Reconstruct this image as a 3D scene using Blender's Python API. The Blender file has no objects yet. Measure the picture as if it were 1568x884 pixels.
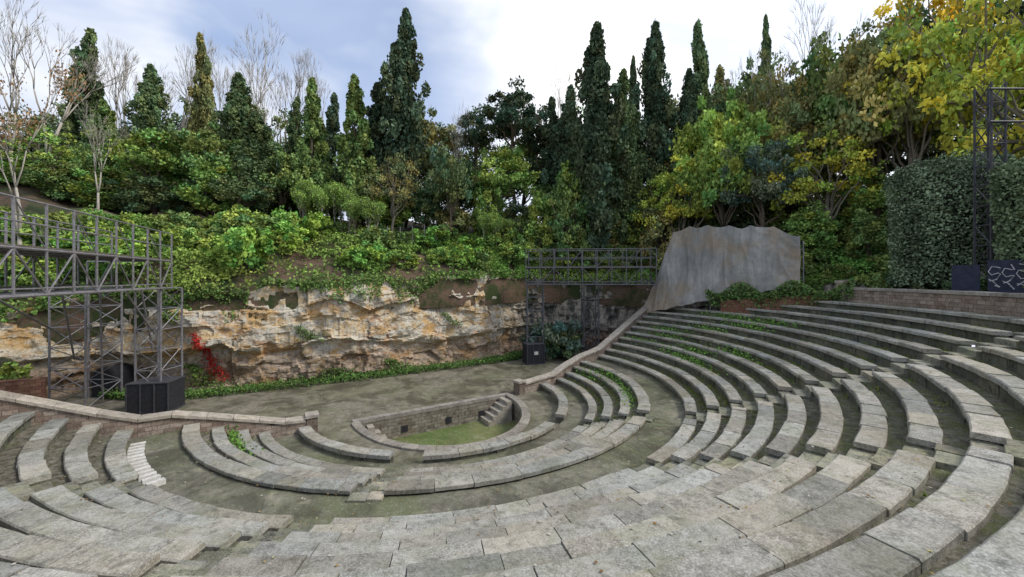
import bpy, math, random
import numpy as np
from mathutils import Vector
from mathutils.bvhtree import BVHTree
random.seed(7); rng=np.random.default_rng(7)
scene=bpy.context.scene
CX,CY=-4.45,24.3
EYE=8.0
rad=math.radians
# ---------------- noise
def _h(ix,iy,iz,seed=0):
    n=(ix.astype(np.int64)*374761393+iy.astype(np.int64)*668265263+iz.astype(np.int64)*2147483647+seed*974711)&0xffffffff
    n=((n^(n>>13))*1274126177)&0xffffffff
    n=(n^(n>>16))&0xffffffff
    n=(n*2654435761)&0xffffffff
    return ((n>>8)&0xffff)/65535.0
def vnoise(x,y,z=None,seed=0):
    x=np.asarray(x,float);y=np.asarray(y,float)
    z=np.zeros_like(x) if z is None else np.asarray(z,float)+np.zeros_like(x)
    ix=np.floor(x);iy=np.floor(y);iz=np.floor(z)
    fx=x-ix;fy=y-iy;fz=z-iz
    fx=fx*fx*(3-2*fx);fy=fy*fy*(3-2*fy);fz=fz*fz*(3-2*fz)
    r=0
    for a in(0,1):
        for b in(0,1):
            for c in(0,1):
                w=(fx if a else 1-fx)*(fy if b else 1-fy)*(fz if c else 1-fz)
                r=r+w*_h(ix+a,iy+b,iz+c,seed)
    return r
def fbm(x,y,z=None,o=4,seed=0):
    r=0;a=.5;f=1.
    for i in range(o):
        r=r+a*(vnoise(np.asarray(x)*f,np.asarray(y)*f,None if z is None else np.asarray(z)*f,seed+i)-.5)
        a*=.5;f*=2.03
    return r*2
# ---------------- mesh builder
class MB:
    def __init__(s): s.v=[];s.f=[];s.m=[];s.c=[];s.uv=[]
    def add(s,vs,fs,mat=0,col=(1,1,1),uvs=None):
        o=len(s.v); s.v.extend(vs)
        for f in fs:
            s.f.append(tuple(i+o for i in f)); s.m.append(mat)
        s.c.extend([col]*len(vs))
        s.uv.extend(uvs if uvs is not None else [(0,0)]*len(vs))
    def box(s,c,sz,mat=0,col=(1,1,1),rot=0):
        vs=[];cs,sn=math.cos(rot),math.sin(rot)
        for dz in(-.5,.5):
            for dx,dy in((-.5,-.5),(.5,-.5),(.5,.5),(-.5,.5)):
                x,y=dx*sz[0],dy*sz[1]
                vs.append((c[0]+x*cs-y*sn,c[1]+x*sn+y*cs,c[2]+dz*sz[2]))
        s.add(vs,[(0,3,2,1),(4,5,6,7),(0,1,5,4),(1,2,6,5),(2,3,7,6),(3,0,4,7)],mat,col)
    def tube(s,pts,rs,n=6,mat=0,col=(1,1,1)):
        pts=[Vector(p) for p in pts]; vs=[];fs=[]
        for i,p in enumerate(pts):
            d=(pts[min(i+1,len(pts)-1)]-pts[max(i-1,0)])
            if d.length<1e-6: d=Vector((0,0,1))
            d.normalize()
            a=d.cross(Vector((0,0,1)) if abs(d.z)<.9 else Vector((1,0,0))).normalized(); b=d.cross(a)
            for k in range(n):
                t=2*math.pi*k/n
                vs.append(tuple(p+(a*math.cos(t)+b*math.sin(t))*rs[i]))
        for i in range(len(pts)-1):
            for k in range(n):
                fs.append((i*n+k,i*n+(k+1)%n,(i+1)*n+(k+1)%n,(i+1)*n+k))
        fs.append(tuple(range(n))[::-1]); fs.append(tuple(range((len(pts)-1)*n,len(pts)*n)))
        s.add(vs,fs,mat,col)
    def mesh(s,name,mats,smooth=False):
        me=bpy.data.meshes.new(name); me.from_pydata(s.v,[],s.f)
        for m in mats: me.materials.append(m)
        me.polygons.foreach_set("material_index",s.m)
        ca=me.color_attributes.new("col",'FLOAT_COLOR','POINT')
        c=np.ones((len(s.v),4),np.float32); c[:,:3]=np.array(s.c,np.float32).reshape(-1,3); ca.data.foreach_set("color",c.ravel())
        uvl=me.uv_layers.new(name="UVMap")
        li=np.zeros(len(me.loops),np.int32); me.loops.foreach_get("vertex_index",li)
        uvl.data.foreach_set("uv",np.array(s.uv,np.float32)[li].ravel())
        if smooth: me.polygons.foreach_set("use_smooth",[True]*len(me.polygons))
        me.update(); return me
    def obj(s,name,mats,smooth=False):
        o=bpy.data.objects.new(name,s.mesh(name,mats,smooth)); scene.collection.objects.link(o); return o
def grid_obj(name,V,nu,nv,mat,smooth=True,closed=False):
    iu=np.arange(nu if closed else nu-1);iv=np.arange(nv-1)
    A,B=np.meshgrid(iu,iv,indexing='ij');A=A.ravel();B=B.ravel();A2=(A+1)%nu
    F=np.stack([A*nv+B,A2*nv+B,A2*nv+B+1,A*nv+B+1],1)
    me=bpy.data.meshes.new(name); me.from_pydata(V.tolist(),[],F.tolist())
    me.materials.append(mat)
    if smooth: me.polygons.foreach_set("use_smooth",[True]*len(me.polygons))
    o=bpy.data.objects.new(name,me); scene.collection.objects.link(o)
    return o,F
# ---------------- materials
def newmat(name):
    m=bpy.data.materials.new(name); m.use_nodes=True
    nt=m.node_tree; b=nt.nodes['Principled BSDF']; b.inputs['Roughness'].default_value=.9
    b.inputs['Specular IOR Level'].default_value=.2
    return m,nt,b
def N(nt,t,**k):
    n=nt.nodes.new(t)
    for a,v in k.items(): setattr(n,a,v)
    return n
def coordn(nt,scale=(1,1,1)):
    g=N(nt,'ShaderNodeNewGeometry')
    if scale==(1,1,1): return g.outputs['Position']
    mp=N(nt,'ShaderNodeMapping'); mp.inputs['Scale'].default_value=scale
    nt.links.new(g.outputs['Position'],mp.inputs['Vector']); return mp.outputs[0]
def noise(nt,vec,sc,det=4,rough=.65,dist=0):
    n=N(nt,'ShaderNodeTexNoise'); n.inputs['Scale'].default_value=sc; n.inputs['Detail'].default_value=det
    n.inputs['Roughness'].default_value=rough; n.inputs['Distortion'].default_value=dist
    nt.links.new(vec,n.inputs['Vector']); return n.outputs['Fac']
def ramp(nt,fac,stops):
    r=N(nt,'ShaderNodeValToRGB'); e=r.color_ramp.elements
    while len(e)<len(stops): e.new(.5)
    for i,(p,c) in enumerate(stops):
        e[i].position=p; e[i].color=(c,c,c,1) if not hasattr(c,'__len__') else (*c,1)
    nt.links.new(fac,r.inputs[0]); return r.outputs[0]
def mix(nt,f,a,b,mode='MIX'):
    m=N(nt,'ShaderNodeMix',data_type='RGBA',blend_type=mode)
    for s,v in((m.inputs[0],f),(m.inputs[6],a),(m.inputs[7],b)):
        if hasattr(v,'links'): nt.links.new(v,s)
        elif hasattr(v,'__len__'): s.default_value=(*v,1)
        else: s.default_value=v
    return m.outputs[2]
def bump(nt,b,h,st=.5,d=.03):
    n=N(nt,'ShaderNodeBump'); n.inputs['Strength'].default_value=st; n.inputs['Distance'].default_value=d
    nt.links.new(h,n.inputs['Height']); nt.links.new(n.outputs[0],b.inputs['Normal'])
def stone_mat(name,base,dark,pale,moss=(.14,.15,.075),mossamt=.45,attr=True,brick=False,warm=(.39,.345,.27),stain=.6):
    m,nt,b=newmat(name); v=coordn(nt)
    n1=noise(nt,v,.45,2,.6); n2=noise(nt,v,2.2,6,.8); n3=noise(nt,v,34,2,.7); n4=noise(nt,v,1.1,5,.75,.3)
    c=mix(nt,ramp(nt,n2,[(.36,0),(.58,1)]),dark,base)
    c=mix(nt,ramp(nt,n3,[(.5,0),(.7,.85)]),c,pale)
    c=mix(nt,ramp(nt,n1,[(.5,0),(.68,.5)]),c,warm)
    c=mix(nt,ramp(nt,n4,[(1-mossamt-.1,0),(1-mossamt+.16,.65)]),c,moss)
    c=mix(nt,ramp(nt,noise(nt,v,3.6,6,.82,.2),[(.51,0),(.64,stain)]),c,tuple(x*.42 for x in dark))
    c=mix(nt,ramp(nt,n3,[(.3,.7),(.42,0)]),c,tuple(x*.6 for x in dark))
    if attr:
        a=N(nt,'ShaderNodeVertexColor',layer_name='col'); c=mix(nt,1.0,c,a.outputs[0],'MULTIPLY')
    if brick:
        uv=N(nt,'ShaderNodeUVMap'); br=N(nt,'ShaderNodeTexBrick'); nt.links.new(uv.outputs[0],br.inputs['Vector'])
        br.inputs['Scale'].default_value=1; br.inputs['Brick Width'].default_value=.42; br.inputs['Row Height'].default_value=.2
        br.inputs['Mortar Size'].default_value=.014; br.inputs['Color1'].default_value=(1,.96,.92,1); br.inputs['Color2'].default_value=(.62,.55,.5,1); br.inputs['Mortar'].default_value=(.45,.43,.4,1)
        c=mix(nt,1.0,c,br.outputs['Color'],'MULTIPLY')
    nt.links.new(c,b.inputs['Base Color']); bump(nt,b,n2,.7,.035); return m
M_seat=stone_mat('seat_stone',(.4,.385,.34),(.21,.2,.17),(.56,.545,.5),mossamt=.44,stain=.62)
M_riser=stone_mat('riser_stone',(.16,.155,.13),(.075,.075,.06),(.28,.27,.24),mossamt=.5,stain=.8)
M_par=stone_mat('parapet_stone',(.46,.39,.33),(.25,.21,.18),(.56,.5,.45),mossamt=.28,brick=True,warm=(.45,.32,.25),stain=.6)
M_pitw=stone_mat('pit_stone',(.33,.31,.26),(.16,.15,.125),(.46,.44,.39),mossamt=.38,brick=True,stain=.8)
M_cope=stone_mat('coping_stone',(.43,.39,.34),(.24,.21,.18),(.55,.52,.47),mossamt=.34,stain=.6)
def foot_mat():
    m,nt,b=newmat('foot_earth'); v=coordn(nt)
    n2=noise(nt,v,4,6,.8); n3=noise(nt,v,28,2,.7)
    c=mix(nt,ramp(nt,n2,[(.4,0),(.6,1)]),(.065,.058,.042),(.23,.215,.17))
    sx=N(nt,'ShaderNodeSeparateXYZ'); nt.links.new(v,sx.inputs[0])
    mr=N(nt,'ShaderNodeMapRange'); mr.inputs[1].default_value=0; mr.inputs[2].default_value=10; mr.inputs[3].default_value=-.04; mr.inputs[4].default_value=.07
    nt.links.new(sx.outputs[0],mr.inputs[0]); ad=N(nt,'ShaderNodeMath',operation='ADD'); nt.links.new(mr.outputs[0],ad.inputs[0])
    nt.links.new(noise(nt,v,1.4,5,.8),ad.inputs[1])
    c=mix(nt,ramp(nt,ad.outputs[0],[(.5,0),(.62,.75)]),c,(.11,.13,.045))
    c=mix(nt,ramp(nt,n3,[(.58,0),(.7,.8)]),c,(.36,.33,.27))
    nt.links.new(c,b.inputs['Base Color']); bump(nt,b,n2,.9,.06); return m
M_foot=foot_mat()
def floor_mat(name,c1,c2,moss,ma=.6,wet=.8):
    m,nt,b=newmat(name); v=coordn(nt)
    n1=noise(nt,v,.22,6,.75,.4); n2=noise(nt,v,2.0,7,.82); n3=noise(nt,v,.45,7,.78,.5); n4=noise(nt,v,22,3,.8)
    c=mix(nt,ramp(nt,n2,[(.38,0),(.62,1)]),c1,c2)
    c=mix(nt,ramp(nt,n1,[(.42,0),(.58,ma)]),c,moss)
    c=mix(nt,ramp(nt,noise(nt,v,1.1,5,.78,.2),[(.56,0),(.66,.6)]),c,(.34,.31,.22))
    c=mix(nt,ramp(nt,n4,[(.56,0),(.68,.8)]),c,(.38,.36,.3))
    c=mix(nt,ramp(nt,n3,[(.46,0),(.58,wet)]),c,tuple(x*.5 for x in c1))
    nt.links.new(c,b.inputs['Base Color']); bump(nt,b,n2,.6,.04)
    rr_=ramp(nt,n3,[(.46,.8),(.58,.42)]); nt.links.new(rr_,b.inputs['Roughness'])
    return m
M_floor=floor_mat('stage_floor',(.14,.125,.09),(.27,.245,.19),(.14,.15,.08),.65,.75)
M_walk=floor_mat('walkway_floor',(.12,.11,.085),(.25,.235,.185),(.11,.13,.055),.7,.65)
M_pit=floor_mat('pit_grass',(.11,.13,.045),(.19,.2,.08),(.1,.16,.04),.8,.4)
def rock_mat():
    m,nt,b=newmat('quarry_rock')
    v=coordn(nt); v2=coordn(nt,(1,1,1.7)); v3=coordn(nt,(1.6,1.6,.3))
    a=noise(nt,v2,.3,5,.65,.5); d=noise(nt,v2,.8,6,.75,.3); e=noise(nt,v3,.8,5,.7,.2); f=noise(nt,v,6,5,.78)
    c=ramp(nt,a,[(.34,(.34,.29,.22)),(.41,(.66,.6,.48)),(.48,(.64,.45,.22)),(.54,(.7,.63,.5)),(.6,(.52,.3,.15)),(.68,(.58,.53,.45))])
    c=mix(nt,ramp(nt,d,[(.46,0),(.56,.9)]),c,(.7,.66,.56))
    c=mix(nt,ramp(nt,noise(nt,v2,.5,5,.7,.4),[(.52,0),(.6,.8)]),c,(.6,.36,.13))
    c=mix(nt,ramp(nt,e,[(.56,0),(.66,.75)]),c,(.17,.155,.135))
    c=mix(nt,ramp(nt,f,[(.34,.7),(.46,0)]),c,(.2,.155,.11))
    sx=N(nt,'ShaderNodeSeparateXYZ'); nt.links.new(v,sx.inputs[0])
    mr=N(nt,'ShaderNodeMapRange'); mr.inputs[1].default_value=-1.2; mr.inputs[2].default_value=1.6; nt.links.new(sx.outputs[0],mr.inputs[0])
    g=mix(nt,ramp(nt,e,[(.42,0),(.58,1)]),(.4,.36,.3),(.1,.095,.085))
    c=mix(nt,mr.outputs[0],c,g)
    mz=N(nt,'ShaderNodeMapRange'); mz.inputs[1].default_value=2.8; mz.inputs[2].default_value=1.6; mz.inputs[4].default_value=.6; nt.links.new(sx.outputs[2],mz.inputs[0])
    c=mix(nt,mz.outputs[0],c,mix(nt,ramp(nt,d,[(.42,0),(.6,1)]),(.12,.08,.06),(.45,.28,.17)))
    nt.links.new(c,b.inputs['Base Color']); bump(nt,b,f,1,.13); return m
M_rock=rock_mat()
def hill_mat():
    m,nt,b=newmat('hill_soil_gap_shade'); v=coordn(nt)
    n=noise(nt,v,.35,5,.7); n2=noise(nt,v,4,5,.7)
    c=mix(nt,ramp(nt,n,[(.42,0),(.55,1)]),(.04,.055,.02),(.15,.095,.07))  # brown soil; the dark green paints shadow into gaps between plants
    c=mix(nt,ramp(nt,n2,[(.5,0),(.65,.8)]),c,(.05,.075,.02))
    nt.links.new(c,b.inputs['Base Color']); bump(nt,b,n2,1,.1); return m
M_hill=hill_mat()
def leaf_mat(name):
    m=bpy.data.materials.new(name); m.use_nodes=True; nt=m.node_tree; nt.nodes.remove(nt.nodes['Principled BSDF'])
    oi=N(nt,'ShaderNodeObjectInfo'); a=N(nt,'ShaderNodeVertexColor',layer_name='col')
    c=mix(nt,1.0,oi.outputs['Color'],a.outputs[0],'MULTIPLY')
    d=N(nt,'ShaderNodeBsdfDiffuse'); nt.links.new(c,d.inputs[0])
    nt.links.new(d.outputs[0],nt.nodes['Material Output'].inputs[0]); return m
M_leaf=leaf_mat('leaves')
def simple(name,c,rough=.8,metal=0,var=.3,sc=6):
    m,nt,b=newmat(name); v=coordn(nt); n=noise(nt,v,sc,3,.7)
    cc=mix(nt,ramp(nt,n,[(.3,0),(.7,1)]),tuple(x*(1-var) for x in c),tuple(min(1,x*(1+var)) for x in c))
    nt.links.new(cc,b.inputs['Base Color']); b.inputs['Roughness'].default_value=rough; b.inputs['Metallic'].default_value=metal; return m
M_bark=simple('bark',(.14,.11,.08)); M_barkw=simple('pale_bark',(.42,.38,.32)); M_barkm=simple('grey_bark',(.22,.19,.15))
M_steel=simple('galvanised_steel',(.26,.25,.26),.5,.4); M_dark=simple('dark_steel',(.08,.08,.09),.6,.3)
M_plank=simple('scaffold_planks',(.14,.12,.1)); M_black=simple('black_cloth_and_recess_shade',(.03,.03,.035))
M_white=simple('white_stone',(.58,.56,.52),.8,0,.25,9); M_navy=simple('navy_panel',(.03,.035,.06),.5); M_graf=simple('graffiti_paint',(.5,.5,.5))
M_brickred=stone_mat('red_brick',(.36,.19,.13),(.2,.1,.075),(.4,.28,.21),mossamt=.4,brick=True,attr=False,warm=(.36,.17,.12),stain=.5)
# ---------------- helpers
def circ_line(r,p,q):
    dx,dy=q[0]-p[0],q[1]-p[1]; A=dx*dx+dy*dy; B=2*(p[0]*dx+p[1]*dy); Cc=p[0]**2+p[1]**2-r*r
    D=B*B-4*A*Cc
    if D<0: return None
    ts=[(-B+math.sqrt(D))/(2*A),(-B-math.sqrt(D))/(2*A)]
    return [(math.atan2(p[1]+t*dy,p[0]+t*dx),t) for t in ts]
PR0=(5.03,2.7);PR1=(17.8,13.4);TB=(25.9,1.8);PL0=(-5.95,-4.15);PL1=(-22.3,-13.9)
def a_right(r):
    if r<=22.3: return circ_line(r,PR0,PR1)[0][0]-.25/r
    s=[x for x in circ_line(r,PR1,TB) if 0<=x[1]<=1.02]
    if s: return max(x[0] for x in s)-.3/r
    return rad(4)
def a_left(r):
    return circ_line(r,PL0,PL1)[0][0]+.25/r
def S(r):
    if r<9: return max(0,.15*(r-6)/3)
    if r<12.55: return .3+(r-9)/3.55*.95
    if r<13.9: return 1.25
    return 1.25+.43*(r-13.9)
# ---------------- seating
def arcblock(mb,r0,r1,a0,a1,z0,z1,ch=.02,mat=0,col=(1,1,1),jit=True,seg=None):
    seg=seg or max(1,int((a1-a0)*r1/.35))
    sec=[(r0,z0),(r0,z1-ch),(r0+ch,z1),(r1-ch,z1),(r1,z1-ch),(r1,z0)]
    tz=random.uniform(-.014,.014) if jit else 0; t2=random.uniform(-.014,.014) if jit else 0
    vs=[];fs=[];n=6
    for i in range(seg+1):
        u=i/seg;a=a0+(a1-a0)*u;c,s=math.cos(a),math.sin(a); jr=random.uniform(-.012,.012) if jit else 0; jz=random.uniform(-.012,.003) if jit else 0
        for q,(r,z) in enumerate(sec):
            zz=z+(tz*(1-u)+t2*u if z>z0 else 0)+(jz if q in(1,2) else 0)
            rr=r+(jr if q<3 else -jr)
            vs.append((CX+rr*c,CY+rr*s,zz))
    for i in range(seg):
        for k in range(n-1): fs.append((i*n+k,(i+1)*n+k,(i+1)*n+k+1,i*n+k+1))
    fs.append(tuple(range(n))); fs.append(tuple(range(seg*n,seg*n+n))[::-1])
    mb.add(vs,fs,mat,col)
def stone_row(mb,r0,r1,a0,a1,z0,z1,L=1.15,mat=0,tone=1,ch=.02,gap=.02):
    a=a0
    while a<a1-.02/r0:
        l=L*random.uniform(.7,1.5)/r0; b=min(a1,a+l)
        if (a1-b)*r0<.35: b=a1
        t=tone*random.choice([.76,.86,.94,1,1,1.05,1.1,1.18]); w=random.uniform(-.04,.04)
        dr=random.uniform(-.025,.025); dz=random.uniform(-.014,.014)
        arcblock(mb,r0+dr,r1+dr,a+gap/2/r0,b-gap/2/r0,z0,z1+dz,ch,mat,(t*(1+w),t,t*(1-w)))
        a=b
foot_pts=[]
def foot_strip(mb,r0,r1,a0,a1,z,amp=.03,mat=2):
    n=max(2,int((a1-a0)*r1/.3)); m=4; vs=[];fs=[]
    for i in range(n+1):
        a=a0+(a1-a0)*i/n
        for j in range(m+1):
            r=r0+(r1-r0)*j/m
            vs.append((CX+r*math.cos(a),CY+r*math.sin(a),z+amp*(random.random()-.5)))
    for i in range(n):
        for j in range(m):
            q=i*(m+1)+j; fs.append((q,q+1,q+m+2,q+m+1))
    mb.add(vs,fs,mat)
def blocks(r,aisles,w):
    lo,hi=a_left(r),a_right(r); out=[];cur=lo
    for a in sorted(aisles):
        g=w/2/r
        if a-g>cur+.05 and a+g<hi: out.append((cur,a-g)); cur=a+g
    out.append((cur,hi)); return out
up=MB()
UA=[rad(-121),rad(-93.4),rad(-51),rad(-26)]
NR=13;TR=.93;RI=.4
for k in range(NR):
    r=13.9+TR*k; T=1.25+RI*(k+1)
    for (a0,a1) in blocks(r,UA,1.15):
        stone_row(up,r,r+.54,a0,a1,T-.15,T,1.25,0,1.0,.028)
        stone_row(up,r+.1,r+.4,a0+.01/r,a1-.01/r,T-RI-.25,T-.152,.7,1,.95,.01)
        foot_strip(up,r+.48,r+TR+.16,a0+.01/r,a1-.01/r,T-.14)
        foot_pts.append((r+.56,r+TR+.08,a0,a1,T-.14))
    for a in UA:
        g=1.15/2/r
        if a+g<a_right(r):
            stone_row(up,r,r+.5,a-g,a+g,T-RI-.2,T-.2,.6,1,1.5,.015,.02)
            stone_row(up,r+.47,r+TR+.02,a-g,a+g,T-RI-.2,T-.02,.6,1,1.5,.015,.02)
up.obj('stone_seating_upper_tiers',[M_seat,M_riser,M_foot])
lo=MB()
LA=[rad(-90),rad(-27)]
for k in range(4):
    r=9.0+.89*k; T=.55+.3*k
    for (a0,a1) in blocks(r,LA,1.0):
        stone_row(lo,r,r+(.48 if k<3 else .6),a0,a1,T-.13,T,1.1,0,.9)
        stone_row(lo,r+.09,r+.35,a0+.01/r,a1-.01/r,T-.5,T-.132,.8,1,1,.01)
        if k<3: foot_strip(lo,r+.43,r+1.02,a0,a1,T-.13); foot_pts.append((r+.52,r+.92,a0,a1,T-.13))
        else: stone_row(lo,r+.3,r+.5,a0+.01/r,a1-.01/r,T-.5,T-.132,.8,1,.6,.01)
    for a in LA:
        g=.5/r; stone_row(lo,r,r+.45,a-g,a+g,T-.6,T-.27,.5,1,1.4); stone_row(lo,r+.44,r+.88,a-g,a+g,T-.6,T-.12,.5,1,1.5)
for (a0,a1) in blocks(7.3,LA,1.3): 
    stone_row(lo,7.3,7.85,a0,a1,.32,.5,1.2,0,.95); stone_row(lo,7.37,7.78,a0,a1,-.1,.318,.8,1,1.1)
foot_strip(lo,7.75,9.15,a_left(8.2),a_right(8.2),.15,.02,3)
foot_strip(lo,12.2,14.05,a_left(13.2),a_right(13.2),1.25,.02,3)
lo.obj('stone_seating_lower_tiers',[M_seat,M_riser,M_foot,M_walk])
ws=MB()
for i in range(13):
    a=rad(-142+i*1.7); arcblock(ws,13.38,13.86,a,a+.013,1.2,1.29+.012*i,.01,0,(1,1,1),True,1)
ws.obj('pale_stone_steps',[M_white])
# ---------------- pit and stage floor
er=rad(31); E=(math.cos(er),math.sin(er)); Nn=(-math.sin(er),math.cos(er))
def loc(e,n,z): return (CX+E[0]*e+Nn[0]*n,CY+E[1]*e+Nn[1]*n,z)
PN=-.35; KE,KN,OE=.94,1.17,-.15
def lp(e,n,z): return loc(OE+e*KE,PN+(n-PN)*KN,z)
pit=MB(); RP=5.0; na=40
arc=[(RP*math.cos(math.pi+math.pi*i/na),PN+RP*math.sin(math.pi+math.pi*i/na)) for i in range(na+1)]
vs=[];uv=[];fs=[]
for i,(e,n) in enumerate(arc):
    vs+= [lp(e,n,-1.3),lp(e,n,.0)]; uv+=[(i*.39,0),(i*.39,1.3)]
for i in range(na): fs.append((2*i,2*i+1,2*i+3,2*i+2))
pit.add(vs,fs,0,(1,1,1),uv)
vs=[lp(-RP,PN,-1.3),lp(RP,PN,-1.3),lp(RP,PN,.1),lp(-RP,PN,.1)]
pit.add(vs,[(0,1,2,3)],0,(1,1,1),[(0,0),(10,0),(10,1.4),(0,1.4)])
vs=[lp(e*1.02,n*1.02,-1.25) for e,n in arc]; pit.add(vs,[tuple(range(len(vs)))],1)
def arcblock2(mb,r0,r1,a0,a1,z0,z1,mat,col):
    seg=2; sec=[(r0,z0),(r0,z1-.02),(r0+.02,z1),(r1-.02,z1),(r1,z1-.02),(r1,z0)]; vs=[];fs=[]
    for i in range(seg+1):
        a=a0+(a1-a0)*i/seg
        for r,z in sec: vs.append(lp(r*math.cos(a),PN+r*math.sin(a),z))
    for i in range(seg):
        for k in range(5): fs.append((i*6+k,(i+1)*6+k,(i+1)*6+k+1,i*6+k+1))
    fs+=[tuple(range(6)),tuple(range(seg*6,seg*6+6))[::-1]]; mb.add(vs,fs,mat,col)
nb=20
for i in range(nb):
    a0=math.pi+math.pi*i/nb; t=random.uniform(.65,.9)
    arcblock2(pit,4.93,5.42,a0+.002,a0+math.pi/nb-.002,-.15,.1+random.uniform(0,.015),2,(t,t,t*.97))
for i in range(12):
    t=random.uniform(.65,.9); e0=-5.3+i*10.6/12
    pit.box(lp(e0+.44,PN+.16,.03+random.uniform(0,.015)),(10.6/12*KE-.015,.4,.2),2,(t,t,t),er)
for e in (-2.3,.6,3.0):
    pit.box(lp(e,PN-.02,-.8),(.36,.06,.36),3,(.2,.2,.2),er)  # black plates painted in place of the niches' shaded depth
for i in range(5):
    pit.box(lp(4.5-.36*i,PN-.55,-1.25+(1.3-.25*i)/2),(.34,1.15,1.3-.25*i),2,(.9,.9,.85),er)
for i in range(3):
    pit.box(lp(-4.4+.36*i,PN-.3,-1.25+(1.1-.35*i)/2),(.34,.6,1.1-.35*i),2,(.9,.9,.85),er)
pit.obj('sunken_orchestra_pit',[M_pitw,M_pit,M_cope,M_black])
def floor_ring():
    n=96; V=[]; dsx=[0,.5,1,2,4,8,16,32,48]
    for i in range(n):
        a=2*math.pi*i/n
        e=5.05*math.cos(a); nn=PN+(5.05*math.sin(a) if a>=math.pi else .02)
        p=lp(e,nn,0)
        for d in dsx:
            V.append((p[0]+(E[0]*math.cos(a)+Nn[0]*math.sin(a))*d,p[1]+(E[1]*math.cos(a)+Nn[1]*math.sin(a))*d,0))
    grid_obj('stage_ground',np.array(V),n,len(dsx),M_floor,True,True)
floor_ring()
# ---------------- parapets
def parapet(name,p,q):
    mb=MB(); dx,dy=q[0]-p[0],q[1]-p[1]; L=math.hypot(dx,dy); dx/=L;dy/=L; px,py=-dy,dx; w=.24
    n=int(L/.4); sec=[]
    for i in range(n+1):
        t=L*i/n; x,y=p[0]+dx*t,p[1]+dy*t; r=math.hypot(x,y); sec.append((x,y,S(r)+.62,t))
    for side in(1,-1):
        vs=[];uv=[];fs=[]
        for x,y,z,t in sec:
            vs+=[(CX+x+px*w*side,CY+y+py*w*side,-.1),(CX+x+px*w*side,CY+y+py*w*side,z)]; uv+=[(t,-.1),(t,z)]
        for i in range(n): fs.append((2*i,2*i+2,2*i+3,2*i+1))
        mb.add(vs,fs,0,(1,1,1),uv)
    x,y,z,t=sec[0]; mb.box((CX+x-dx*.1,CY+y-dy*.1,z/2+.08),(.5,.62,z+.16),0,(1,1,1),math.atan2(dy,dx))
    mb.box((CX+x-dx*.1,CY+y-dy*.1,z+.24),(.62,.74,.14),1,(1,1,1),math.atan2(dy,dx))
    t=0.2
    while t<L-.1:
        l=min(random.uniform(.8,1.3),L-t); g=.01; W=.32+random.uniform(-.01,.01); tt=random.uniform(.9,1.2); vs=[]
        for tx in(t+g,t+l-g):
            x,y=p[0]+dx*tx,p[1]+dy*tx; z=S(math.hypot(x,y))+.62
            for o,zz in((-W,z),(-W,z+.12),(-W+.03,z+.15),(W-.03,z+.15),(W,z+.12),(W,z)): vs.append((CX+x+px*o,CY+y+py*o,zz))
        fs=[(k,k+1,k+7,k+6) for k in range(5)]+[(5,0,6,11),tuple(range(6))[::-1],tuple(range(6,12))]
        mb.add(vs,fs,1,(tt*1.02,tt,tt*.96)); t+=l
    mb.obj(name,[M_par,M_cope])
parapet('stone_parapet_wall',PR0,PR1); parapet('stone_parapet_wall',PL0,PL1)
te=MB()
foot_strip(te,25.9,44,rad(-152),rad(6),6.40,.03,0)
te.obj('upper_terrace_ground',[M_walk])
uw=MB()
a=rad(-150)
while a<rad(3.2):
    b=min(rad(3.2),a+.9/26.3)
    vs=[];uv=[]
    for aa in (a,b):
        for r in(26.12,26.5):
            for z in(6.3,7.2): vs.append((CX+r*math.cos(aa),CY+r*math.sin(aa),z)); uv.append((aa*26.3,z))
    uw.add(vs,[(0,4,5,1),(2,3,7,6),(1,5,7,3)],0,(1,1,1),uv)
    t=random.uniform(.7,1.1); arcblock(uw,26.05,26.57,a+.0003,b-.0003,7.2,7.36,.02,1,(t,t,t),True,1)
    a=b
for aa in (3.0,-21.5,-46,-125):
    aa=rad(aa); x,y=CX+26.3*math.cos(aa),CY+26.3*math.sin(aa)
    uw.box((x,y,7.0),(.62,.62,1.3),1,(1.05,1,.9),aa); uw.box((x,y,7.72),(.74,.74,.16),1,(1.1,1.05,1),aa)
uw.obj('upper_stone_wall',[M_par,M_cope])
# ---------------- rock + hill
P0=np.array([-6.,20.])
#  X,Y,zbase,ztop,h3,h8,h25,h60
CP=[(-36,-8,5,6,.5,2,5,8),(-38,6,2,3.2,2.6,5.5,10,14),(-37,16,0,3.6,2.8,6.5,11,15),(-34,23.5,0,4.8,2.4,6,10,15),(-28.5,27.4,0,6.7,2,5,9.5,15),(-22,27,0,7.1,1.8,4.6,9,15),
(-12,32,0,7.6,2,4.8,8.5,13),(-2,38,0,8.0,1.9,4.5,8,12),(1.5,41.5,0,7.9,1.7,4.2,8,12),(8,43,0,7.6,1.6,4,8,13),(15,42,0,7.4,1.3,4,9,15),
(20,37,4,8,1.5,4.2,10.5,17),(25,30,6,7.6,1.4,4.2,12,20),(30,21,6,6.6,1,4,12,22),(33,10,6,6.45,.6,3,11,21),(34,-4,6,6.4,.2,1,5,12),(26,-16,6,6.4,0,0,1,4),(0,-22,6,6.4,0,0,0,2),(-26,-20,6,6.4,0,.5,2,4)]
cp=np.array(CP,float); nc=len(cp)
def cr(t):
    i=int(math.floor(t))%nc; f=t-math.floor(t); a,b,c,d=cp[(i-1)%nc],cp[i],cp[(i+1)%nc],cp[(i+2)%nc]
    lin=b*(1-f)+c*f
    sp=.5*((2*b)+(-a+c)*f+(2*a-5*b+4*c-d)*f*f+(-a+3*b-3*c+d)*f**3)
    o=lin.copy(); o[:2]=.5*lin[:2]+.5*sp[:2]; return o
NU=720; ring=np.array([cr(nc*i/NU) for i in range(NU)])
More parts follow.
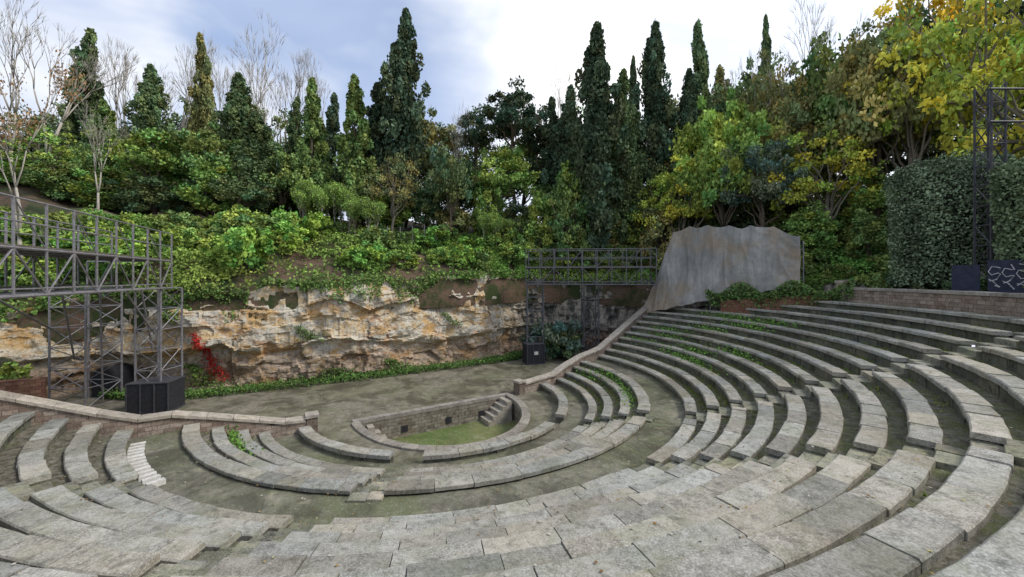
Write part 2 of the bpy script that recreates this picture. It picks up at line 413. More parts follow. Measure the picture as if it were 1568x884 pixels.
P=ring[:,:2]; out=(P-P0); out/=np.linalg.norm(out,axis=1)[:,None]
ds=np.array([.15,.2,.7,1.3,2,3,4,5,6.5,8,10,12.5,15,18,22,27,34,43,55,75,110,170,300,600])
V=[]
for j,d in enumerate(ds):
    xy=P+out*d; h=np.array([np.interp(d,[0,3,8,25,60,200,600],[0,q[4],q[5],q[6],q[7],q[7]+4,q[7]+4]) for q in ring])
    rough=np.clip((ring[:,5])/4,0,1)
    nz=fbm(xy[:,0]*.25,xy[:,1]*.25,o=4,seed=3)*min(1.5,.3+d*.12)*rough
    V.append(np.column_stack([xy,ring[:,3]-.15+h+nz-(2.5 if j==0 else 0)]))
V=np.stack(V,1).reshape(-1,3)
hill,HF=grid_obj('hillside_ground',V,NU,len(ds),M_hill,True,True)
bvh=BVHTree.FromPolygons([tuple(v) for v in V],[tuple(f) for f in HF])
def ter(x,y):
    h=bvh.ray_cast(Vector((x,y,200)),Vector((0,0,-1)))[0]
    return h.z if h else 6.4
t0,t1=1.0,12.6
NS=1000;NT=96
tt=np.linspace(t0,t1,NS); rr=np.array([cr(t) for t in tt]); RP_=rr[:,:2]
seg=np.r_[0,np.cumsum(np.linalg.norm(np.diff(RP_,axis=0),axis=1))]
tan=np.gradient(RP_,axis=0); tan/=np.linalg.norm(tan,axis=1)[:,None]; nrm=np.stack([tan[:,1],-tan[:,0]],1)
sg=np.sign(((P0-RP_)*nrm).sum(1)); nrm*=sg[:,None]
tj=np.minimum(np.arange(NT)/(NT-5),1.0)
SS,TT=np.meshgrid(seg,tj,indexing='ij')
zb=rr[:,2:3]-.3; zt=rr[:,3:4]+.6*fbm(seg*.3,seg*0,o=4,seed=9)[:,None]
Z=zb+(zt-zb)*TT
wS=SS+1.6*fbm(SS*.35,Z*.35,seed=11); wZ=Z+.9*fbm(SS*.3,Z*.5,seed=12)
def cell(a,b,seed): return _h(np.floor(a),np.floor(b),np.zeros_like(a),seed)
disp=1.2*fbm(SS*.12,Z*.12,seed=5)+.7*(cell(wS*.26,wZ*.34,1)-.5)+.45*(cell(wS*.55+.3,wZ*.65,2)-.5)+.25*(cell(wS*1.4,wZ*1.6,3)-.5)+.3*fbm(SS*1.3,Z*1.3,o=5,seed=6)
led=np.clip((wZ-2.6)/.25,0,1)*np.clip(1-(wZ-2.9)/4.5,0,1); disp+=.45*led
disp-= .35*Z/7
disp*=np.clip((1-TT)*8,.15,1)
back=np.zeros((NS,NT)); back[:,-4:]=np.array([.3,.8,1.6,3.2])
V=np.zeros((NS,NT,3)); V[:,:,0]=RP_[:,0:1]+nrm[:,0:1]*(disp-back); V[:,:,1]=RP_[:,1:2]+nrm[:,1:2]*(disp-back); V[:,:,2]=Z
V[:,-1,2]-=.1
V_rock=V.copy()
grid_obj('quarry_rock_face',V.reshape(-1,3),NS,NT,M_rock,False)
# ---------------- foliage
def leafdata(pos,size,tdir,tj,col,w=.34):
    n=len(pos); t=tdir+rng.normal(size=(n,3))*tj; t/=np.linalg.norm(t,axis=1)[:,None]+1e-9
    b=np.cross(t,rng.normal(size=(n,3))); b/=np.linalg.norm(b,axis=1)[:,None]+1e-9
    s=size[:,None]; V=np.stack([pos-t*s*.5,pos+b*s*w,pos+t*s*.5,pos-b*s*w],1)
    return V.reshape(-1,3),np.repeat(col,4,axis=0)
def leafmesh(name,V,C,extra=None,mats=None):
    nv=len(V); nf=nv//4; ev=np.array(extra.v,float).reshape(-1,3) if extra and extra.v else np.zeros((0,3))
    ef=extra.f if extra else []
    me=bpy.data.meshes.new(name); me.vertices.add(nv+len(ev)); me.vertices.foreach_set("co",np.vstack([V,ev]).astype(np.float32).ravel())
    ls=np.arange(nf)*4; lt=np.full(nf,4)
    el=[];es=[];et=[];o=nv
    for f in ef: es.append(o);et.append(len(f));el.extend(i+nv for i in f);o+=len(f)
    me.loops.add(nv+len(el)); me.loops.foreach_set("vertex_index",np.r_[np.arange(nv),np.array(el,int)].astype(np.int32))
    me.polygons.add(nf+len(ef)); me.polygons.foreach_set("loop_start",np.r_[ls,np.array(es,int)].astype(np.int32)); me.polygons.foreach_set("loop_total",np.r_[lt,np.array(et,int)].astype(np.int32))
    for m in (mats or [M_leaf,M_bark]): me.materials.append(m)
    me.polygons.foreach_set("material_index",np.r_[np.zeros(nf,int),np.ones(len(ef),int)].astype(np.int32))
    ca=me.color_attributes.new("col",'FLOAT_COLOR','POINT'); c=np.ones((nv+len(ev),4),np.float32); c[:nv,:3]=C; ca.data.foreach_set("color",c.ravel())
    me.update(calc_edges=True); me.validate(); return me
def clumps(cent,crad,n_each,size,tdir=(0,0,.3),tj=1,zs=1.0,var=.35,shell=.5,hue=.12):
    P_=[];C_=[];S_=[]
    for c,r in zip(cent,crad):
        n=max(8,int(n_each*random.uniform(.7,1.3))); d=rng.normal(size=(n,3)); d/=np.linalg.norm(d,axis=1)[:,None]
        q=shell+(1-shell)*rng.random(n)**.6; p=d*q[:,None]*r*np.array([1,1,zs]); p+=rng.normal(size=(n,3))*r*.18
        P_.append(p+np.array(c)); b=1+rng.uniform(-var,var); hh=rng.uniform(-hue,hue)
        cc=np.ones((n,3))*b*rng.uniform(.65,1.35,(n,1)); cc[:,0]*=1+hh*1.5; cc[:,2]*=1-hh
        C_.append(cc); S_.append(size*rng.uniform(.6,1.3,n))
    P_=np.vstack(P_);C_=np.vstack(C_);S_=np.concatenate(S_)
    return leafdata(P_,S_,np.array(tdir,float)[None,:],tj,C_)
def limb(mb,p,q,r0,r1,wob=.1,n=5,sides=6):
    p=Vector(p);q=Vector(q);L=(q-p).length; pts=[];rs=[]
    for i in range(n+1):
        u=i/n; w=Vector((random.uniform(-1,1),random.uniform(-1,1),random.uniform(-.5,.5)))*wob*L*(0 if i==0 else 1)*.5
        pts.append(p.lerp(q,u)+w); rs.append(r0*(1-u)+r1*u)
    mb.tube(pts,rs,sides); return pts
def cypress(name,H,W,nclump=170,per=110,rag=.25,base=.06,leaf=.3,peak=.35,topw=.04):
    cs=[];rs=[]
    ph=random.random()*6
    for i in range(nclump):
        h=base+(1-base)*random.random()**.85
        x=(h-base)/(1-base)
        prof=(min(1,(x/peak))**.5) if x<peak else (1-(x-peak)/(1-peak))**.75
        prof=max(prof,topw)
        a=random.random()*6.283; R=W/2*prof*(1+.22*math.sin(3*a+ph+h*9))*(1+random.uniform(-rag,rag))
        q=random.uniform(.4,.95); cs.append((R*q*math.cos(a)+.25*math.sin(h*7+ph),R*q*math.sin(a),h*H)); rs.append(max(.16,W*.1*(.5+.5*prof)*random.uniform(.7,1.3)))
    cs.append((0,0,H*.985)); rs.append(.2)
    V,C=clumps(cs,rs,per,leaf,(0,0,1.2),.6,2.1,.45)
    mb=MB(); limb(mb,(0,0,-1.5),(0,0,H*.8),W*.07,.05,.02,6)
    return leafmesh(name,V,C,mb)
def broadVC(R,Hc,trunk,ncl,per,leaf,flat,rc):
    cs=[];rs=[]
    for i in range(ncl):
        d=np.array([random.gauss(0,1),random.gauss(0,1),random.gauss(0,1)]); d/=np.linalg.norm(d)
        if d[2]<-.5 and trunk>1: d[2]*=.4
        q=random.uniform(.35,1)**.6*random.choice([1,1,.85,1.18])
        cs.append((d[0]*R*q,d[1]*R*q,trunk+Hc*.5+d[2]*Hc*.5*q)); rs.append(R*random.uniform(*rc))
    V,C=clumps(cs,rs,per,leaf,(0,0,-.1),1,flat,.45,.35,.18)
    return V,C,cs
def broad(name,R,Hc,trunk,ncl=70,per=130,leaf=.28,flat=.8,barkm=None,limbs=16,rc=(.14,.28)):
    V,C,cs=broadVC(R,Hc,trunk,ncl,per,leaf,flat,rc)
    mb=MB(); top=(random.uniform(-.1,.1)*R,random.uniform(-.1,.1)*R,trunk+Hc*.35)
    limb(mb,(0,0,-1.5),top,R*.055+.04,R*.04,.05,6,8)
    for c in random.sample(cs,min(ncl,limbs)): limb(mb,top if random.random()<.6 else (top[0]*.5,top[1]*.5,trunk),c,R*.03,.02,.12,5,5)
    return leafmesh(name,V,C,mb,[M_leaf,barkm or M_bark])
def bare(name,H,leafy=0,mat=None,spread=.5,thick=.018):
    mb=MB(); tips=[]
    def rec(p,d,L,r,lv):
        q=p+d*L; mid=p+d*L*.5+Vector((random.uniform(-1,1),random.uniform(-1,1),0))*L*.06
        mb.tube([p,mid,q],[r,r*.85,r*.68],5 if lv<2 else 3)
        if lv>=7: tips.append(q); return
        if lv>=3: tips.append(q)
        for i in range(2 if lv<1 else random.choice([2,2,3])):
            nd=(d+Vector((random.uniform(-1,1),random.uniform(-1,1),random.uniform(-.25,.6)))*spread*(1.0 if lv else .6)).normalized()
            rec(q,nd,L*random.uniform(.66,.86),max(.01,r*.62),lv+1)
    rec(Vector((0,0,-1)),Vector((0,0,1)),H*.27,H*thick,0)
    if leafy:
        cs=[tuple(t) for t in random.sample(tips,int(len(tips)*.5))]; V,C=clumps(cs,[.45]*len(cs),leafy,.16,(0,0,0),1,1,.4)
    else: V,C=clumps([(0,0,H*.5)],[.1],8,.1)
    return leafmesh(name,V,C,mb,[M_leaf,mat or M_barkw])
cyp=[cypress('cyp%d'%i,14,2.9,210,80,.3,leaf=.26) for i in range(3)]
con=[cypress('con%d'%i,20,4.8,300,80,.7,.1,.34,.3) for i in range(3)]
bro=[broad('bro%d'%i,3.2,6,2.4,85,75,.3,rc=(.12,.25)) for i in range(4)]
bro_fine=[broad('brf%d'%i,3.2,5.5,2.5,80,140,.2,.6,rc=(.12,.25)) for i in range(2)]
pin=broad('pin',3.4,5.5,8,60,110,.3,.4)
sparse=[broad('spa%d'%i,3.0,6.5,2.2,66,52,.23,.55,M_barkm,26,(.12,.24)) for i in range(3)]
bsh=[broad('bsh%d'%i,2.6,6.2,.2,75,75,.32,.9) for i in range(3)]
bar=[bare('bar%d'%i,11) for i in range(3)]
barl=bare('barl',10,9)
bushVC=[broadVC(1.6,2.0,.1,40,70,.22,.8,(.14,.28))[:2] for i in range(3)]
sap=[bare('sap%d'%i,6,3,None,.22,.008) for i in range(2)]
def merged(name,items):
    VV=[];CC=[]
    for (x,y,z,sx,sz,ro,col) in items:
        V,C=random.choice(bushVC); c,s=math.cos(ro),math.sin(ro)
        W=np.empty_like(V); W[:,0]=(V[:,0]*c-V[:,1]*s)*sx+x; W[:,1]=(V[:,0]*s+V[:,1]*c)*sx+y; W[:,2]=V[:,2]*sz+z
        VV.append(W); CC.append(C*np.array(col))
    o=bpy.data.objects.new(name,leafmesh(name,np.vstack(VV),np.vstack(CC))); scene.collection.objects.link(o); o.color=(1,1,1,1); return o
def place(me,name,px,z,scale,col,zoff=0,sz=None,rot=None):
    X=(px-784)/600*z; g=ter(X,z)
    o=bpy.data.objects.new(name,me); scene.collection.objects.link(o)
    o.location=(X,z,g+zoff); o.scale=(scale,scale,sz if sz else scale); o.rotation_euler=(random.uniform(-.03,.03),random.uniform(-.03,.03),random.random()*6.28 if rot is None else rot)
    v=random.uniform(.85,1.15); o.color=(col[0]*v,col[1]*v,col[2]*v,1); return o
def place_top(me,h0,w0,name,px,z,ytop,wpx,col):
    X=(px-784)/600*z; g=ter(X,z); top=EYE+(425-ytop)*z/600; H=max(2,top-g); W=wpx*z/600
    return place(me,name,px,z,W/w0,col,0,sz=H/h0)
DK=(.1,.14,.08);DG=(.15,.21,.095);MG=(.2,.28,.09);BG=(.26,.38,.095);YG=(.5,.54,.09);YE=(.7,.58,.09);OL=(.3,.3,.12);BR=(.32,.2,.1);BL=(.15,.21,.15)
for px,z,yt,w,c,k in [(130,50,40,56,DG,0),(308,47,50,44,OL,0),(480,42,120,52,MG,0),(455,46,150,40,DG,0),(548,43,118,58,MG,0),(1180,62,18,32,DG,0),(965,54,90,34,DK,0),(1070,52,28,46,DG,0),(510,50,145,40,DK,0),(845,52,150,45,DK,0),
 (235,42,95,62,DG,1),(365,44,108,70,DG,1),(612,45,8,78,DK,1),(580,47,125,70,DK,1),(905,45,28,88,DK,1),(1002,49,28,68,DK,1),(950,47,105,64,DG,1),(1050,50,105,60,DK,1),(395,40,170,70,DG,1),(1100,56,95,50,OL,1),(160,44,150,50,MG,1),(870,50,120,60,DK,1)]:
    me=random.choice(cyp if k==0 else con); place_top(me,14.3 if k==0 else 20.8,2.9 if k==0 else 4.8,'cypress_tree' if k==0 else 'conifer_tree',px,z,yt,w,c)
for px,z,yt,w in [(790,48,138,95),(725,52,165,70),(820,54,160,60)]:
    place_top(pin,13.5,6.8,'pine_tree',px,z,yt,w,DK)
def bt(px,z,yt,w,c,kind=None,name='broadleaf_tree'):
    place_top(random.choice(kind or bro),8.4,6.8,name,px,z,yt,w,c)
tl=[(0,155),(100,170),(200,170),(300,165),(400,160),(500,185),(560,190),(660,165),(720,185),(850,165),(950,150),(1050,120),(1130,95),(1200,85),(1300,45),(1400,10),(1568,-10),(1800,-30)]
def topl(x): return float(np.interp(x,[a for a,b in tl],[b for a,b in tl]))
for i in range(40):
    px=-60+i*1760/40+random.uniform(-18,18); z=random.uniform(52,64)
    bt(px,z,topl(px)+random.uniform(0,45),random.uniform(85,125),random.choice([DG,DG,MG,DK,OL]),random.choice([bro,sparse,sparse]) if px<560 else random.choice([bro,bro,sparse]))
for i in range(26):
    px=-40+i*1740/26+random.uniform(-20,20); z=random.uniform(46,52) if px<1100 else random.uniform(36,44)
    bt(px,z,topl(px)+random.uniform(50,110),random.uniform(80,120),random.choice([DG,MG,MG,DK,OL,BG]),random.choice([bro,bro,bro_fine]))
for i in range(44):
    px=-60+i*1400/44+random.uniform(-14,14); z=random.uniform(43,48) if px>250 else random.uniform(37,42)
    if px>1000: z=random.uniform(44,48)
    bt(px,z,random.uniform(235,305) if px<1000 else random.uniform(200,280),random.uniform(60,100),random.choice([DG,MG,BG,MG,OL,DK]),bsh,'understorey_tree')
for i in range(12):
    bt(-10+i*30+random.uniform(-10,10),random.uniform(36,44),random.uniform(205,265),random.uniform(80,120),random.choice([BG,MG,BG,DG]),bsh,'understorey_tree')
for px,z,yt,w,c,kd,nm in [
 (600,41,238,90,OL,sparse,'broadleaf_tree'),(690,42,225,70,DG,None,'broadleaf_tree'),
 (860,44,290,75,MG,sparse,'broadleaf_tree'),(1165,37,208,120,BL,bro_fine,'holm_oak_tree'),
 (1085,43,165,110,(.38,.52,.12),bro,'maple_tree'),(1050,42,245,120,YG,sparse,'maple_tree'),(1000,45,270,90,(.42,.52,.1),sparse,'maple_tree'),(1120,46,150,100,BG,None,'broadleaf_tree'),
 (1200,44,90,110,OL,sparse,'broadleaf_tree'),(1160,46,110,100,OL,sparse,'broadleaf_tree'),
 (1265,34,200,140,YG,sparse,'maple_tree'),(1240,34,290,100,BG,bsh,'maple_tree'),(1300,37,130,140,MG,None,'broadleaf_tree'),(1345,33,60,150,OL,bro,'broadleaf_tree'),
 (1400,31,35,170,YG,sparse,'autumn_tree'),(1500,28,-40,220,(.42,.5,.1),sparse,'autumn_tree'),(1440,34,-30,190,YE,sparse,'autumn_tree'),(1340,33,240,110,BG,bsh,'maple_tree'),(1420,34,170,170,BL,bro_fine,'cedar_tree'),(1520,30,120,150,DG,bsh,'broadleaf_tree'),(1590,23,10,240,YG,sparse,'autumn_tree'),(1300,42,40,140,MG,None,'broadleaf_tree'),(1350,36,10,140,OL,sparse,'autumn_tree'),
 (1330,31,300,90,MG,bsh,'understorey_tree'),(1450,29,250,110,DG,bsh,'understorey_tree'),(1555,26,220,110,MG,bsh,'understorey_tree'),(1200,40,250,110,MG,bsh,'understorey_tree'),(1120,42,280,100,DG,bsh,'understorey_tree'),(1010,47,330,80,DK,bsh,'understorey_tree'),
 (240,38,200,110,BG,None,'broadleaf_tree'),(320,39,195,100,MG,None,'broadleaf_tree'),(70,37,200,110,BG,sparse,'broadleaf_tree'),(430,41,230,80,MG,None,'broadleaf_tree'),
 (370,38,270,90,DG,None,'broadleaf_tree')]:
    bt(px,z,yt,w,c,kd,nm)
for px,z,yt,w,m in [(30,27,85,170,barl),(150,34,180,90,bar[0]),(200,50,55,120,bar[1]),(270,52,60,110,bar[2]),(390,52,60,140,bar[0]),(440,54,70,130,bar[1]),(350,52,90,110,bar[2]),(70,46,10,160,bar[1]),(15,44,20,140,bar[2]),(690,50,170,90,bar[2]),(860,54,120,90,bar[0]),(500,54,105,100,bar[2]),(1140,50,60,110,bar[1]),(1250,44,20,130,bar[0]),(240,48,120,100,bar[0]),(415,48,110,110,bar[2]),(180,52,90,120,bar[2]),(330,54,70,130,bar[1])]:
    X=(px-784)/600*z; g=ter(X,z); H=EYE+(425-yt)*z/600-g
    place(m,'bare_tree',px,z,w*z/600/8.5,BR,0,sz=H/10)
for i in range(22):
    px=random.choice([random.uniform(460,580),random.uniform(740,830),random.uniform(460,560)]); place(random.choice(sap),'sapling_tree',px,random.uniform(37.5,40) if px<700 else random.uniform(42,45),random.uniform(.6,.95),BG)
def pathpt(t,d):
    q=cr(t); o=q[:2]-P0; o/=np.linalg.norm(o); return q[0]+o[0]*d,q[1]+o[1]*d
it=[]
for i in range(230):
    t=random.uniform(1.2,14.4); d=random.uniform(2.2,9) if t<10.5 else random.uniform(.8,12); x,y=pathpt(t,d); s=random.uniform(.4,1.2)
    c=random.choice([BG,BG,MG,(.25,.42,.09),(.28,.46,.1)]) if x<-4 else random.choice([MG,DG,BG,MG])
    it.append((x,y,ter(x,y)-.3,s*1.2,s*.9*random.uniform(.8,1.5),random.random()*6.28,c))
merged('ivy_undergrowth',it)
n=190000; ts=rng.uniform(1.0,14.6,n); dd=rng.random(n)**1.25*11
q=np.array([cr(t) for t in np.linspace(0,nc-1e-3,2000)]); qi=(ts/nc*2000).astype(int)%2000
qq=q[qi]; o_=qq[:,:2]-P0; o_/=np.linalg.norm(o_,axis=1)[:,None]; xy=qq[:,:2]+o_*(dd[:,None]-.3)
hh=qq[:,3]-.15+np.array([np.interp(d,[0,3,8,25],[0,a,b,c]) for d,a,b,c in zip(dd,qq[:,4],qq[:,5],qq[:,6])])+fbm(xy[:,0]*.25,xy[:,1]*.25,o=4,seed=3)*np.minimum(1.5,.3+dd*.12)*np.clip(qq[:,5]/4,0,1)
mound=np.clip(fbm(xy[:,0]*.7,xy[:,1]*.7,o=3,seed=21)+.25,0,1)*1.3*np.clip(.25+dd/3,0,1)
bare_patch=(fbm(xy[:,0]*.22+5,xy[:,1]*.22,o=3,seed=50)+.25-dd*.15)>0
cover=(fbm(xy[:,0]*.35,xy[:,1]*.35,o=3,seed=33)>-.42)&(~bare_patch|(rng.random(n)<.14))
z=hh+.05+mound*rng.random(n)**.5+rng.uniform(0,.2,n); m=cover
pos=np.column_stack([xy,z])[m]; k=len(pos)
br=(.6+.8*vnoise(pos[:,0]*.6,pos[:,1]*.6,pos[:,2]*.6,seed=5))*rng.uniform(.65,1.35,k)
yel=vnoise(pos[:,0]*.25,pos[:,1]*.25,seed=8)
C=np.column_stack([br*(.75+.7*yel),br,br*.9])
V,C=leafdata(pos,rng.uniform(.16,.34,k),np.array([[0,0,-.2]]),1,C)
ob=bpy.data.objects.new('ivy_groundcover',leafmesh('ivy',V,C)); scene.collection.objects.link(ob); ob.color=(.2,.33,.085,1)
def sheet(name,col,n,fn,size):
    p=np.array([fn() for _ in range(n)]); b=rng.uniform(.6,1.35,len(p)); C=np.column_stack([b*rng.uniform(.8,1.3,len(p)),b,b])
    V,C=leafdata(p,rng.uniform(.6,1.3,len(p))*size,np.array([[0,0,-.4]]),1,C)
    o=bpy.data.objects.new(name,leafmesh(name,V,C)); scene.collection.objects.link(o); o.color=(*col,1)
def rockpt(si,z,off=.12):
    i=int(np.clip(si,0,NS-1)); j=int(np.clip(np.searchsorted(Z[i,:-4],z),0,NT-5)); v=V_rock[i,j]; n_=nrm[i]; return (v[0]+n_[0]*off,v[1]+n_[1]*off,z)
drop=np.clip(fbm(seg*.5,seg*0+3,o=4,seed=44)*4.2-.05,-.3,2.8)
def hang():
    i=random.randrange(20,NS-60)
    while drop[i]<0 and random.random()<.88: i=random.randrange(20,NS-60)
    dpt=max(0,drop[i])*random.random()**1.4+random.uniform(-.6,.1)
    return rockpt(i,Z[i,-1]-dpt,random.uniform(-.5,.3) if dpt<0 else random.uniform(0,.3))
sheet('hanging_ivy',(.18,.29,.085),17000,hang,.21)
def hedge_base():
    i=random.randrange(int(NS*.28),int(NS*.63)); x,y=RP_[i]+nrm[i]*random.uniform(.5,1.7); h=.45*random.random()**.6*(1 if random.random()<.9 else 1.6)
    return (x,y,h)
sheet('low_hedge_plants',(.12,.22,.06),15000,hedge_base,.16)
def creeper(pxc,z0,z1,wd):
    best=min(range(NS),key=lambda i:abs(784+600*RP_[i,0]/max(1,RP_[i,1])-pxc) if RP_[i,1]>20 else 1e9)
    def f():
        u=random.random(); zz=z0+(z1-z0)*u; i=best+int((random.gauss(0,1)*wd*(.4+(1-u)*.6)- (u-.5)*3)*4); return rockpt(i,zz,random.uniform(.05,.3))
    return f
sheet('red_creeper',(.5,.05,.04),700,creeper(318,.6,4.2,.7),.14)
sheet('rock_shrub',(.15,.25,.07),450,creeper(605,.3,1.3,1.0),.15)
sheet('rock_shrub',(.17,.26,.07),600,creeper(300,.3,2.0,1.4),.15)
sheet('rock_shrub',(.12,.19,.06),800,creeper(520,.2,1.0,1.6),.15)
sheet('rock_shrub',(.14,.24,.07),350,creeper(470,3.2,4.4,.9),.15)
sheet('rock_shrub',(.14,.24,.07),300,creeper(690,3.6,4.8,.7),.15)
for grp in ([(3.9,38.6,1.5,BL),(5.0,38.3,1.2,DG)],[(-33,21,1.4,BG),(-30,20,1.1,MG),(-35,18,1.4,MG),(-31,23,1.2,BG)]):
    merged('laurel_bush',[(x,y,0,s,s*1.2,x,c) for x,y,s,c in grp])
def clipped(name,X,Y,w,d,z0,z1,col):
    n=30000; a=rng.uniform(0,2*math.pi,n); zz=rng.random(n)
    se=(np.abs(np.cos(a))**3+np.abs(np.sin(a))**3)**(-1/3)
    top=rng.random(n)<.2; edge=np.clip((zz-.8)/.2,0,1); rr_=np.where(top,np.sqrt(rng.random(n)),1-.2*edge**2)*(1-.12*(1-zz)**2)
    z=np.where(top,1-.1*rr_**2,zz); x=np.cos(a)*se*rr_*w/2; y=np.sin(a)*se*rr_*d/2
    nz=1+.14*fbm(x*.9,y*.9,z*6,seed=2); pos=np.column_stack([X+x*nz,Y+y*nz,z0+z*(z1-z0)+.3*fbm(x,y,seed=4)]); pos+=rng.normal(size=(n,3))*.09
    b=rng.uniform(.5,1.6,n)*(.5+1.0*vnoise(pos[:,0]*1.3,pos[:,1]*1.3,pos[:,2]*1.3)); V,C=leafdata(pos,rng.uniform(.1,.2,n),np.array([[0,0,0.]]),1,np.column_stack([b,b,b]))
    mb=MB()
    for dx in(-w*.25,0.1,w*.27): limb(mb,(X+dx,Y,6.2),(X+dx,Y,z0+1),.14,.1,.05)
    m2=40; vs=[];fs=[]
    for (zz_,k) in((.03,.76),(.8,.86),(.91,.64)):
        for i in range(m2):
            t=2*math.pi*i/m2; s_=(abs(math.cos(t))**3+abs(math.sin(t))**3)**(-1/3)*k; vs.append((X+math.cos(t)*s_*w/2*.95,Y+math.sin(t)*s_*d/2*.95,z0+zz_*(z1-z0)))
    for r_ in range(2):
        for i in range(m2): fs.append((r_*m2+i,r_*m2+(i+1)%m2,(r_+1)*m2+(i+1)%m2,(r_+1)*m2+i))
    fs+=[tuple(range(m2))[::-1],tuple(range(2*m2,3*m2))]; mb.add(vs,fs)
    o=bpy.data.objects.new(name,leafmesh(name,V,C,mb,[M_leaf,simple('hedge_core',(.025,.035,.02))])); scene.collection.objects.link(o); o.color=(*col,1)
clipped('clipped_hedge',25.4,22.6,4.9,4.5,7.6,14.6,(.2,.26,.16))
clipped('clipped_hedge',24.6,17.2,3.6,4.0,7.6,13.4,(.19,.25,.14))
it=[]
for i in range(34):
    a=rad(random.uniform(-32,3)); r=random.uniform(28.5,33); x,y=CX+r*math.cos(a),CY+r*math.sin(a); s=random.uniform(.6,1.1)
    it.append((x,y,max(6.3,ter(x,y)),s,s,i,random.choice([DG,DK,MG])))
merged('terrace_shrubs',it)
gp=[]
fw=np.array([(f[3]-f[2])*f[0] for f in foot_pts]); fi=rng.choice(len(foot_pts),55000,p=fw/fw.sum())
for qn in fi:
    f=foot_pts[qn]; a=random.uniform(f[2],f[3]); r=f[0]+(f[1]-f[0])*random.random()**(.7); dg=math.degrees(a)
    x,y=CX+r*math.cos(a),CY+r*math.sin(a)
    w=max(.15,.9*max(0,min(1,(dg+50)/45)))
    if random.random()*.35+.65*(.5+.5*math.sin(x*1.3+2*math.sin(y*.9))*math.cos(y*1.1+math.sin(x*.7)))<1-w*.75: continue
    gp.append((x,y,f[4]+.03+random.random()*.07))
gp=np.array(gp); b=rng.uniform(.6,1.4,len(gp)); V,C=leafdata(gp,rng.uniform(.06,.16,len(gp)),np.array([[0,0,1.]]),.8,np.column_stack([b*rng.uniform(.9,1.5,len(gp)),b,b*.8]),.12)
o=bpy.data.objects.new('grass_tufts',leafmesh('grass',V,C)); scene.collection.objects.link(o); o.color=(.16,.24,.06,1)
wd=[]
for (aa,r) in [(12,16.4),(10,17.3),(22,18.2),(15,20),(8,21),(18,22.0),(3,16.3),(28,17),(20,10.8),(-5,11.2),(14,11.6),(-150+15,10.5),(5,22),(12,21.5),(25,19),(0,18.2)]:
    for _ in range(260):
        a=rad(aa)+random.gauss(0,1)*1.2/r; rr_=r+random.gauss(0,.18); wd.append((CX+rr_*math.cos(a),CY+rr_*math.sin(a),S(rr_)+.1+random.random()**1.5*.35))
wd=np.array(wd); b=rng.uniform(.6,1.4,len(wd)); V,C=leafdata(wd,rng.uniform(.08,.18,len(wd)),np.array([[0,0,.3]]),1,np.column_stack([b,b,b]))
o=bpy.data.objects.new('weeds',leafmesh('weeds',V,C)); scene.collection.objects.link(o); o.color=(.15,.29,.06,1)
fl=[]
for _ in range(2200):
    r=random.uniform(9,25.8); k=int((r-13.9)/TR) if r>13.9 else -1
    a=random.uniform(a_left(r),a_right(r)); 
    if r<12.55: z=.55+.3*int((r-9)/.89) 
    elif r<13.9: z=1.28
    else: z=1.25+RI*(k+1)-(0.11 if (r-13.9)%TR>.54 else 0)
    fl.append((CX+r*math.cos(a),CY+r*math.sin(a),z+.02))
for _ in range(1500): fl.append(tuple(loc(random.uniform(-16,12),random.uniform(0,10),.02)))
for _ in range(400): 
    a=random.uniform(math.pi,2*math.pi);r=4.8*math.sqrt(random.random()); fl.append(lp(r*math.cos(a),PN+r*math.sin(a),-1.22))
fl=np.array(fl); n=len(fl); t=rng.normal(size=(n,3))*np.array([1,1,.12]); t/=np.linalg.norm(t,axis=1)[:,None]; b=np.cross(t,np.array([[0,0,1.]])+rng.normal(size=(n,3))*.15); s=rng.uniform(.03,.08,n)[:,None]
V=np.stack([fl-t*s*.5,fl+b*s*.4,fl+t*s*.5,fl-b*s*.4],1).reshape(-1,3); pal=np.array([(.35,.25,.1),(.25,.15,.06),(.4,.36,.18),(.2,.12,.06),(.45,.42,.36)]); C=np.repeat(pal[rng.integers(0,5,n)],4,axis=0)
o=bpy.data.objects.new('fallen_leaves',leafmesh('fallen',V,C)); scene.collection.objects.link(o); o.color=(1,1,1,1)
# ---------------- tarp
A=np.array([CX+PR1[0]-.3,CY+PR1[1]+.2]);B=np.array([CX+TB[0],CY+TB[1]]); A0=A;B0=A+(B-A)*.87
nu,nv=220,80; U,W=np.meshgrid(np.linspace(0,1,nu),np.linspace(0,1,nv),indexing='ij')
s0=U+(1-U)*.22*W
zb=np.interp(U,[0,.3,.6,1],[4.6,5.4,6.4,7.4])+.3*fbm(U*7,U*0,seed=13); ztp=np.interp(U,[0,.1,.5,.75,1],[12.2,12.5,12.3,12.0,11.0])+.2*fbm(U*8,U*0,seed=3)-.22*np.abs(np.sin(U*math.pi*6))
Zt=zb+(ztp-zb)*W
D=np.array(B0-A0);L=np.linalg.norm(D);D/=L;nn=np.array([-D[1],D[0]])
if nn@(np.array([CX,CY])-A0)<0: nn=-nn
q1=1-np.abs(2*vnoise(U*14+W*2,W*1.4-U*2,seed=31)-1)
dp=.09*np.abs(np.sin(U*math.pi*6))*(.3+.7*W)+.25*fbm(U*4+W,W*1.5,seed=6)+.08*q1**4+.05*fbm(U*30,W*3,seed=9)+.9*(1-W)**2*np.clip(1-U*1.5,0,1)
Vt=np.stack([A0[0]+D[0]*L*s0+nn[0]*dp,A0[1]+D[1]*L*s0+nn[1]*dp,Zt],2).reshape(-1,3)
m,nt,b=newmat('grey_tarpaulin'); v=coordn(nt); v3=coordn(nt,(1,1,.25)); n1=noise(nt,v3,.8,5,.65,.3); n2=noise(nt,v,4,5,.7)
